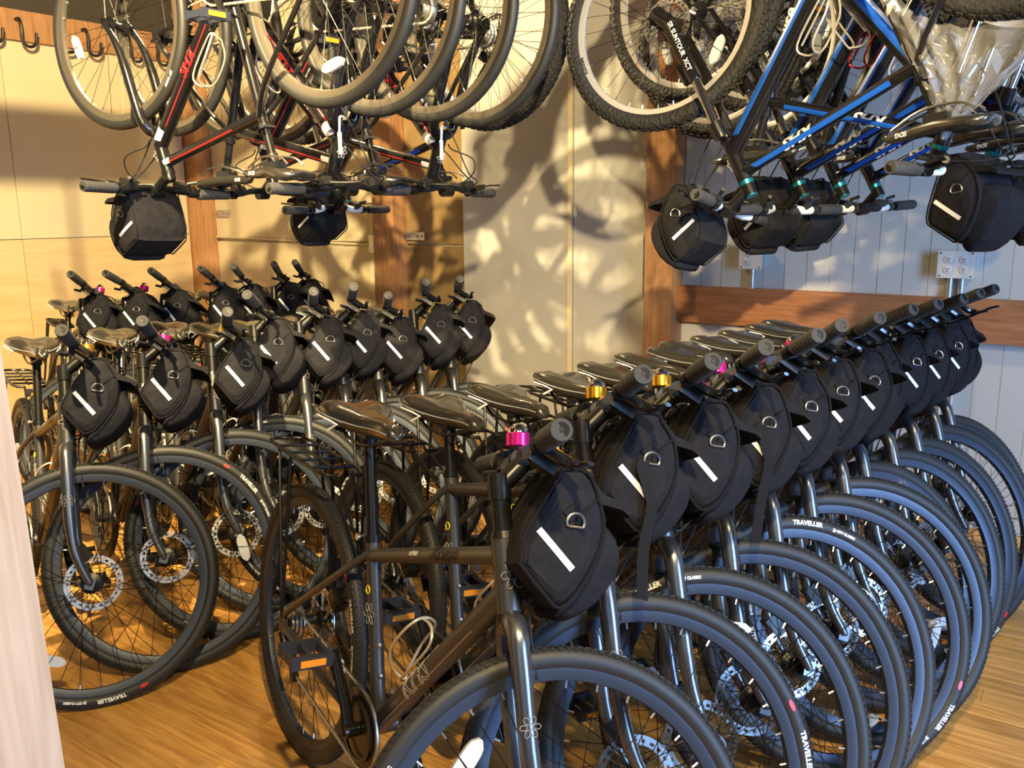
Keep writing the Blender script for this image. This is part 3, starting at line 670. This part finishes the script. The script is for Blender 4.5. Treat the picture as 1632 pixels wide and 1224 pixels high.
        tb = MB().tube(smooth_pts([htb + pf * .028 + V(0, -.01, .06), crown + pf * .03 + V(0, -.012, 0), crown - ax * .10 + pf * .035 + V(0, -.01, 0)], 4), .0028, 6)
        P.append(('front_cable', tb.mesh('front_cable', 'black_plastic'), 'steer', None, []))
    return g, P

def bell_parts(color, g):
    c = g['bar'] + V(-.005, .075, 0) + g['ax'] * .0; u = V(-.25, 0, .97).normalized(); x = V(.97, 0, .25); y = V(0, 1, 0)
    m = Matrix((x, y, u)).transposed().to_4x4(); m.translation = c
    def T(mb): mb.v = [tuple(m @ V(*v)) for v in mb.v]; return mb
    base = T(MB().tube([(0, -.008, 0), (0, .008, 0)], .0155, 12).tube([(0, 0, .012), (0, 0, .024)], .007, 8))
    body = T(MB().lathe([(.020, .022), (.0225, .024), (.0225, .046), (.020, .048)], 22, 'z'))
    dome = T(MB().lathe([(.0195, .048), (.018, .056), (.012, .0625), (.005, .066), (.001, .0665)], 20, 'z'))
    return [('bell', base.mesh('bell', 'black_plastic'), 'steer', color + ' bicycle bell', [('bell_band', body.mesh('bell_band', 'bell_' + color), color + ' anodised bell band'), ('bell_dome', dome.mesh('bell_dome', 'chrome'), 'chrome dome')])]

def place_bike(g, parts, Mroot, steer, name, label, cat, group, spin=(0, 0), extra=()):
    root = empty(name, Mroot); tag(root, label, cat, group)
    S = Matrix.Translation(g['crown']) @ Matrix.Rotation(rad(steer), 4, g['ax']) @ Matrix.Translation(-g['crown'])
    for nm, me, grp, lab, ch in list(parts) + list(extra):
        m = {'fix': Matrix.Identity(4), 'steer': S, 'fw': S @ Matrix.Translation(g['fh']) @ Matrix.Rotation(spin[0], 4, 'Y'), 'rw': Matrix.Translation(g['rear']) @ Matrix.Rotation(spin[1], 4, 'Y')}[grp]
        o = link(nm, me, root, m)
        if lab: o['label'] = lab
        for cn, cme, cl_ in ch:
            q = link(cn, cme, o)
            if cn in ('nipples', 'spokes'): q['kind'] = 'stuff'
            if cl_: q['label'] = cl_
    return root, S

# ------------------------------------------------------------------ handlebar bag
def bag_template(seed):
    rnd = random.Random(seed); P = []
    tilt = Matrix.Rotation(rad(-9), 4, 'Y')
    prof = [(.020, .018), (.034, .010), (.056, -.035), (.066, -.085), (.056, -.135), (.022, -.192), (-.004, -.212), (-.024, -.207), (-.074, -.160), (-.082, -.142), (-.072, -.100), (-.030, .0), (-.014, .018)]
    prof = [(x + rnd.uniform(-.004, .004), z + rnd.uniform(-.005, .005)) for x, z in prof]
    def dense(pr):
        v = smooth_pts([V(x, 0, z) for x, z in pr + pr[:1]], 2); return [(p.x, p.z) for p in v[:-1]]
    body = MB().prism(dense(prof), -.105, .105, tilt, .16)
    P.append(('bag_body', body.mesh('bag_body', 'bag_fabric', True, 60), None))
    pk = [(.046, -.060), (.080, -.074), (.102, -.108), (.100, -.150), (.066, -.204), (.018, -.236), (-.006, -.222), (.026, -.15)]
    P.append(('front_pocket', MB().prism(dense(pk), -.088, .088, tilt, .2).mesh('front_pocket', 'bag_fabric', True, 60), None))
    fl = [(.024, .012), (.058, -.022), (.098, -.034), (.112, -.048), (.110, -.056), (.094, -.046), (.052, -.040), (.014, .0)]
    P.append(('top_flap', MB().prism(fl, -.098, .098, tilt, .06).mesh('top_flap', 'bag_fabric', True, 50), None))
    # piping seam around the side panels
    for s in (-1, 1):
        P.append(('side_seam', MB().tube([tilt @ V(x * .93, s * .1035, z * .95 - .006) for x, z in dense(prof)], .0026, 5, closed=True).mesh('side_seam', 'webbing'), None))
        sp_ = [(x * .72 - .006, z * .62 - .055) for x, z in prof]
        P.append(('side_pocket', MB().prism(dense(sp_), min(s * .098, s * .1065), max(s * .098, s * .1065), tilt, .05).mesh('side_pocket', 'bag_fabric', True, 40), None))
        # reflective strip, running forward and down across the side panel
        a, b = V(-.050, 0, -.092), V(.012, 0, -.150); d = (b - a).normalized(); w = V(-d.z, 0, d.x) * .0054
        st = MB(); st.add([tilt @ (q + V(0, s * y, 0)) for q, y in ((a - w, .1075), (a + w, .1075), (a * .5 + b * .5 + w, .1085), (b + w, .1075), (b - w, .1075), (a * .5 + b * .5 - w, .1085))], [(0, 1, 2, 5), (5, 2, 3, 4)])
        st.add([tilt @ (q + V(0, s * y, 0)) for q, y in ((a - w, .104), (a + w, .104), (b + w, .104), (b - w, .104))], [(0, 1, 2, 3)])
        P.append(('reflective_strip', st.mesh('reflective_strip', 'strip_white', False), 'white reflective strip'))
        c = V(.010, s * .110, -.075); ring = [tilt @ (c + V(.015 * math.cos(t), 0, max(-.007, .015 * math.sin(t)))) for t in [2 * math.pi * k / 14 for k in range(14)]]
        P.append(('d_ring', MB().tube(ring, .0020, 6, closed=True).mesh('d_ring', 'dull_steel'), 'metal D-ring'))
        P.append(('ring_tab', MB().box(tilt @ (c + V(-.006, -s * .002, .016)), (.020, .004, .026), Matrix.Rotation(.7, 3, 'Y')).mesh('ring_tab', 'webbing', False), None))
        P.append(('mount_strap', MB().tube([tilt @ V(x, s * .05, z) for x, z in ((-.02, -.03), (-.032, .0), (-.018, .022), (.006, .018), (.016, -.01))], .012, 8, flat=.16).mesh('mount_strap', 'webbing'), None))
    zp = MB().tube(smooth_pts([tilt @ V(.05, -.104, -.03), tilt @ V(.03, -.107, -.05), tilt @ V(.02, -.108, -.06)], 3), .0022, 5); zp.box(tilt @ V(.016, -.109, -.068), (.008, .003, .022))
    P.append(('zip_pull', zp.mesh('zip_pull', 'webbing'), None))
    hs = MB(); pts = smooth_pts([tilt @ V(x, y, z) for x, y, z in ((-.004, -.110, -.075), (-.010, -.118, -.10), (.012, -.120, -.16), (.004, -.114, -.24), (.010 + rnd.uniform(-.01, .01), -.108, -.33))], 4)
    vs = [p + V(dx, dy, 0) for p in pts for dx, dy in ((-.011, 0), (.011, 0), (.011, .0018), (-.011, .0018))]
    hs.add(vs, [(i * 4 + k, i * 4 + (k + 1) % 4, i * 4 + 4 + (k + 1) % 4, i * 4 + 4 + k) for i in range(len(pts) - 1) for k in range(4)] + [(0, 1, 2, 3), tuple(len(vs) - 1 - k for k in range(4))])
    P.append(('hanging_strap', hs.mesh('hanging_strap', 'webbing', True), None))
    lg = MB().tube([tilt @ V(.101, y, -.125) for y in (-.06, 0, .06)], .0016, 5); P.append(('piping', lg.mesh('piping', 'strip_white'), 'thin pale piping'))
    return P
BAGS = [bag_template(k) for k in (1, 2, 3)]
def place_bag(Mroot, S, g, label, group, k, strap=True, drop=(0, 0, 0), flip=False):
    M_ = Mroot @ S @ Matrix.Translation(g['bar'] + Vector(drop))
    if flip: M_ = M_ @ Matrix.Rotation(math.pi, 4, 'X')
    r = empty('handlebar_bag', M_); tag(r, label, 'bag', group)
    for nm, me, lab in BAGS[k % 3]:
        if nm == 'hanging_strap' and not strap: continue
        o = link(nm, me, r)
        if lab: o['label'] = lab

# ------------------------------------------------------------------ standing rows
ORD = ['first', 'second', 'third', 'fourth', 'fifth', 'sixth', 'seventh', 'eighth', 'ninth', 'tenth', 'eleventh', 'twelfth']
SMALL = bike_template('city', .125, .361, saddle_h=.93)
LARGE = bike_template('city', .166, .44, saddle_h=.90)
BELLS = {}
def standing(x, y, head, steer, lean, big, label, group, bell=None, baglab=None, bag_k=0, strap=False):
    g, parts = LARGE if big else SMALL
    S = Matrix.Translation(g['crown']) @ Matrix.Rotation(rad(steer), 4, g['ax']) @ Matrix.Translation(-g['crown'])
    L = Matrix.Rotation(rad(-lean), 4, 'X')
    lo = min((L @ S @ (g['fh'] + g['R'] * V(math.cos(t), 0, math.sin(t)))).z for t in [k * math.pi / 24 for k in range(48)])
    M_ = Matrix.Translation((x, y, .001)) @ Matrix.Rotation(rad(head), 4, 'Z') @ Matrix.Rotation(math.asin(lo / g['wb']), 4, 'Y') @ L
    ex = []
    if bell:
        if (bell, big) not in BELLS: BELLS[(bell, big)] = bell_parts(bell, g)
        ex = BELLS[(bell, big)]
    root, S = place_bike(g, parts, M_, steer, 'city_bicycle', label, 'bicycle', group, (random.uniform(0, 6.28), random.uniform(0, 6.28)), ex)
    if baglab: place_bag(M_, S, g, baglab, group.replace('bicycles', 'bags'), bag_k, strap, (.055, 0, -.03))
    return root
RIGHT = [(-.576, 2.055, -56.8, 69.5, 0, 'pink'), (-.416, 2.262, -56.3, 66.4, 1, 'gold'), (-.251, 2.395, -57.4, 65.3, 1, 'gold'), (-.063, 2.582, -60.5, 65.2, 1, 'pink'),
         (.076, 2.729, -60.5, 69., 1, 'pink'), (.205, 2.888, -59.3, 61.5, 1, 'pink'), (.327, 3.010, -58.4, 63.2, 1, 'pink'), (.382, 3.116, -54.8, 74.5, 1, None),
         (.517, 3.239, -54.7, 71.8, 1, None), (.650, 3.373, -54.9, 74.5, 1, 'pink'), (.798, 3.541, -55.1, 72.1, 1, None), (.902, 3.671, -55.2, 77.4, 1, None)]
for i, (x, y, h, s, big, bell) in enumerate(RIGHT):
    what = 'nearest dark grey city bicycle, first of the right row' if i == 0 else 'last dark grey bicycle of the right row, beside plank wall' if i == 11 else '%s dark grey bicycle of the right row counted from the camera' % ORD[i]
    if bell: what += ', %s bell' % bell
    standing(x, y, h, s, 7.86, big, what, 'bicycles of the right row', bell, 'black handlebar bag on the %s bicycle of the right row' % (ORD[i] if i < 11 else 'last'), i, i in (1, 3))
MID = [(-1.899, 3.155, -54.1, 74.3, 0, 'gold'), (-1.703, 3.386, -57.9, 74.4, 0, 'pink'), (-1.575, 3.564, -55.6, 78.6, 0, 'gold'), (-1.476, 3.772, -56.3, 62.4, 1, None), (-1.332, 3.831, -55.7, 73.5, 1, None),
       (-1.224, 4.0, -55.7, 73.3, 1, None), (-1.096, 4.098, -55.9, 70.3, 0, None), (-.945, 4.222, -56., 67., 1, None), (-.823, 4.351, -56., 67.3, 1, None)]
for i, (x, y, h, s, big, bell) in enumerate(MID):
    what = 'dark grey bicycle at the front of the middle row beside the pine post' if i == 0 else '%s dark grey bicycle of the middle row counted from the pine post' % ORD[i]
    if bell: what += ', %s bell' % bell
    standing(x, y, h, s, 6.2, big, what, 'bicycles of the middle row', bell, 'black handlebar bag on the %s bicycle of the middle row' % ORD[i], i + 1, False)
BACK = [(-2.646, 4.843, 'pink'), (-2.449, 4.916, 'pink'), (-2.331, 5.064, None), (-2.110, 5.170, None), (-2.012, 5.323, None), (-1.856, 5.487, None), (-1.783, 5.636, None)]
for i, (x, y, bell) in enumerate(BACK):
    what = '%s dark bicycle of the back row counted from the left' % ORD[i]
    if bell: what += ', pink bell'
    standing(x, y, -57 + random.uniform(-2, 2), 62 + random.uniform(-5, 5), 7.8, 1, what, 'bicycles of the back row', bell, 'black handlebar bag on the %s bicycle of the back row' % ORD[i], i, False)

# ------------------------------------------------------------------ hanging bicycles
FLIP = Matrix.Diagonal((1, -1, -1, 1))
RED = bike_template('hyb', .13, .43, spac=.03, stem=.09, stemang=18, saddle_h=.87, cage='cage_alloy', accent='decal_red')
BLUE = bike_template('mtb', .135, .443, spac=.045, stem=.09, stemang=18, saddle_h=.89, cage='cage_alloy', accent='decal_blue')
BLUE2 = bike_template('mtb', .135, .443, spac=.045, stem=.09, stemang=18, saddle_h=.89, cage='cage_red', accent='decal_blue', seat_text='alite')
BLUE3 = (BLUE2[0], [p if p[0] != 'bottle_cage' else q for p, q in zip(BLUE2[1], BLUE[1])])
def hooks_for(M_, g, label):
    for c, nm in ((g['fh'], 'front'), (g['rear'], 'rear')):
        w = M_ @ c; o = link('ceiling_hook', CH); o.matrix_world = Matrix.Translation((w.x, w.y, w.z + g['R'] - g['tr'] * 2 - .035)) @ Matrix.Rotation(math.atan2(M_[1][0], M_[0][0]), 4, 'Z')
        tag(o, 'black ceiling hook holding the %s wheel of %s' % (nm, label), 'hook', 'ceiling hooks')
CH = MB().tube(smooth_pts([(0, 0, .36), (0, 0, .12)] + [(.0, .045 - .045 * math.cos(a), .075 - .06 * math.sin(a) - .0) for a in [k * math.pi / 8 for k in range(0, 9)]] + [(0, .092, .10)], 3), .0065, 8).mesh('ceiling_hook', 'black_plastic')
def hanging(T, x, y, Z, head, steer, pitch, name, label, group, short, bag=None, bag_k=0, drop=(0, 0, 0)):
    g, parts = T
    M_ = Matrix.Translation((x, y, Z)) @ Matrix.Rotation(rad(head), 4, 'Z') @ Matrix.Rotation(rad(pitch), 4, 'Y') @ FLIP
    root, S = place_bike(g, parts, M_, steer, name, label, 'bicycle', group, (random.uniform(0, 6.28), random.uniform(0, 6.28)))
    hooks_for(M_, g, short)
    if bag: place_bag(M_, S, g, bag, 'bags on the hanging bicycles', bag_k, False, drop, True)
    return root
GL = 'bicycles hanging upside down on the left'; GR = 'mountain bicycles hanging upside down on the right'
hanging(RED, -.508, 2.60, 2.366, 144.2, -6.7, 0, 'hanging_bicycle', 'black and red bicycle hanging upside down nearest the left wall, bag below its bars', GL, 'the leftmost hanging red bicycle', 'black bag under the bars of the leftmost hanging bicycle', 0, (.03, 0, .01))
hanging(RED, -.40, 2.79, 2.36, 144.2 + 180, 0, 0, 'hanging_bicycle', 'black and red upside-down bicycle facing right, first flower badge from the left', GL, 'the hanging bicycle with the first flower badge') .location = (-.40 - .85, 2.79 + .614, 2.36)
hanging(RED, -.533 + .59 * .476, 2.591 + .81 * .476, 2.36, 144.2, 4, 0, 'hanging_bicycle', 'second black and red upside-down bicycle facing the left wall', GL, 'the second hanging red bicycle')
hanging(RED, -.11 - .85, 3.17 + .614, 2.36, -35.8, 3, 0, 'hanging_bicycle', 'black upside-down bicycle facing right, nearest the grey panel, second flower badge', GL, 'the hanging bicycle with the second flower badge')
hanging(BLUE, -.07, 3.45, 2.37, 144.2, 0, 0, 'hanging_bicycle', 'upside-down mountain bicycle behind the red ones with a bag and white bar sleeves', GL, 'the mountain bicycle behind the red ones', 'black bag under the white-sleeved bars behind the red bicycles', 1, (.09, 0, -.07))
RB = (1.130, 2.175)
for i, t in enumerate((0, .33, .63, .93)):
    hanging((BLUE, BLUE2, BLUE3, BLUE3)[i], RB[0] + .707 * t, RB[1] + .707 * t, 2.49, 130.6, -16 if i == 0 else -4 + 3 * i, 10., 'hanging_bicycle',
            ['blue and black upside-down mountain bicycle in front, white rim, facing the grey panel', 'second blue upside-down mountain bicycle with red bottle cage', 'third blue upside-down mountain bicycle from the front', 'rearmost blue upside-down mountain bicycle facing left'][i], GR, ['the front blue mountain bicycle', 'the second blue mountain bicycle', 'the third blue mountain bicycle', 'the rearmost blue mountain bicycle'][i],
            ['black bag hanging under the bars of the front blue bicycle', 'black bag under the bars of the second blue bicycle', 'black bag under the bars of the third blue bicycle', None][i], i, (.10, 0, -.07) if i == 0 else (.05, 0, -.10))
for i, t in enumerate((0, .45)):
    hanging(BLUE3, .60 + .707 * t, 3.08 + .707 * t, 2.42, -47, 6, -2, 'hanging_bicycle', ['blue upside-down mountain bicycle facing right with its bars by the right edge', 'rear blue upside-down mountain bicycle facing right'][i], GR, ['the front right-facing mountain bicycle', 'the rear right-facing mountain bicycle'][i],
            ['black bag hanging under the bars at the right edge', 'black bag behind the one at the right edge'][i], i + 1, (.02, 0, -.02))

# clear plastic sheet over the rear wheel of the front blue bicycle
def sheet():
    c = V(1.145, 2.16, 2.145); u = V(math.cos(rad(131)), math.sin(rad(131)), 0); mb = MB(); nu, nv = 26, 14; vs = []
    rnd = random.Random(3)
    for side in (-1, 1):
        for j in range(nv + 1):
            for i in range(nu + 1):
                a = -2.5 + 1.9 * i / nu; t = j / nv
                top_ = c + u * (.352 * math.cos(a)) + V(0, 0, .352 * math.sin(a)); tip = c + u * .10 + V(0, 0, -.60)
                p = top_.lerp(tip, (t ** 1.1) * (.55 + .45 * math.sin(math.pi * i / nu)))
                w = (.035 + .02 * math.sin(i * 1.7 + j * .6)) * (1 - t * .75); n = V(-u.y, u.x, 0)
                vs.append(p + n * side * w + V(rnd.uniform(-1, 1), rnd.uniform(-1, 1), rnd.uniform(-1, 1)) * .006)
    N = (nu + 1) * (nv + 1); fs = []
    for s in (0, 1):
        for j in range(nv):
            for i in range(nu): k = s * N + j * (nu + 1) + i; fs.append((k, k + 1, k + nu + 2, k + nu + 1))
    mb.add(vs, fs); return mb.mesh('plastic_sheet', 'plastic_film', True, 75)
o = link('plastic_sheet', sheet()); tag(o, 'crumpled clear plastic sheet wrapped round a hanging rear wheel', 'plastic')

# ceiling rails that carry the hooks
def rail(n, p, d, L, label, back=.3):
    m = Matrix.Rotation(math.atan2(d.y, d.x), 4, 'Z'); m.translation = p
    o = wbox('trim_%d' % n, m, -back, L, -.0, .14, -.045, .045, 'fir_board'); tag(o, label, None, None, 'structure')
dl = V(.59, .81, 0)
rail(7, V(-.533, 2.591, 2.64), dl, 1.25, 'ceiling rail over the rear wheels of the red bicycles'); rail(8, V(-1.385, 3.205, 2.64), dl, 1.25, 'ceiling rail over the front wheels of the red bicycles', 1.1)
for t, w in ((-.42, 'nearer the red bicycle'), (-.72, 'farther from the red bicycle')):
    o = link('ceiling_hook', CH); o.matrix_world = Matrix.Translation((-1.385 + .59 * t, 3.205 + .81 * t, 2.29)) @ Matrix.Rotation(rad(54), 4, 'Z')
    tag(o, 'empty black hook on the left ceiling rail, ' + w, 'hook', 'ceiling hooks')
dr_ = V(.707, .707, 0)
rail(9, V(1.18, 2.11, 2.76), dr_, 1.2, 'ceiling rail over the right-hand mountain bicycles'); rail(10, V(.47, 2.92, 2.66), dr_, 1.2, 'second ceiling rail over the mountain bicycles')
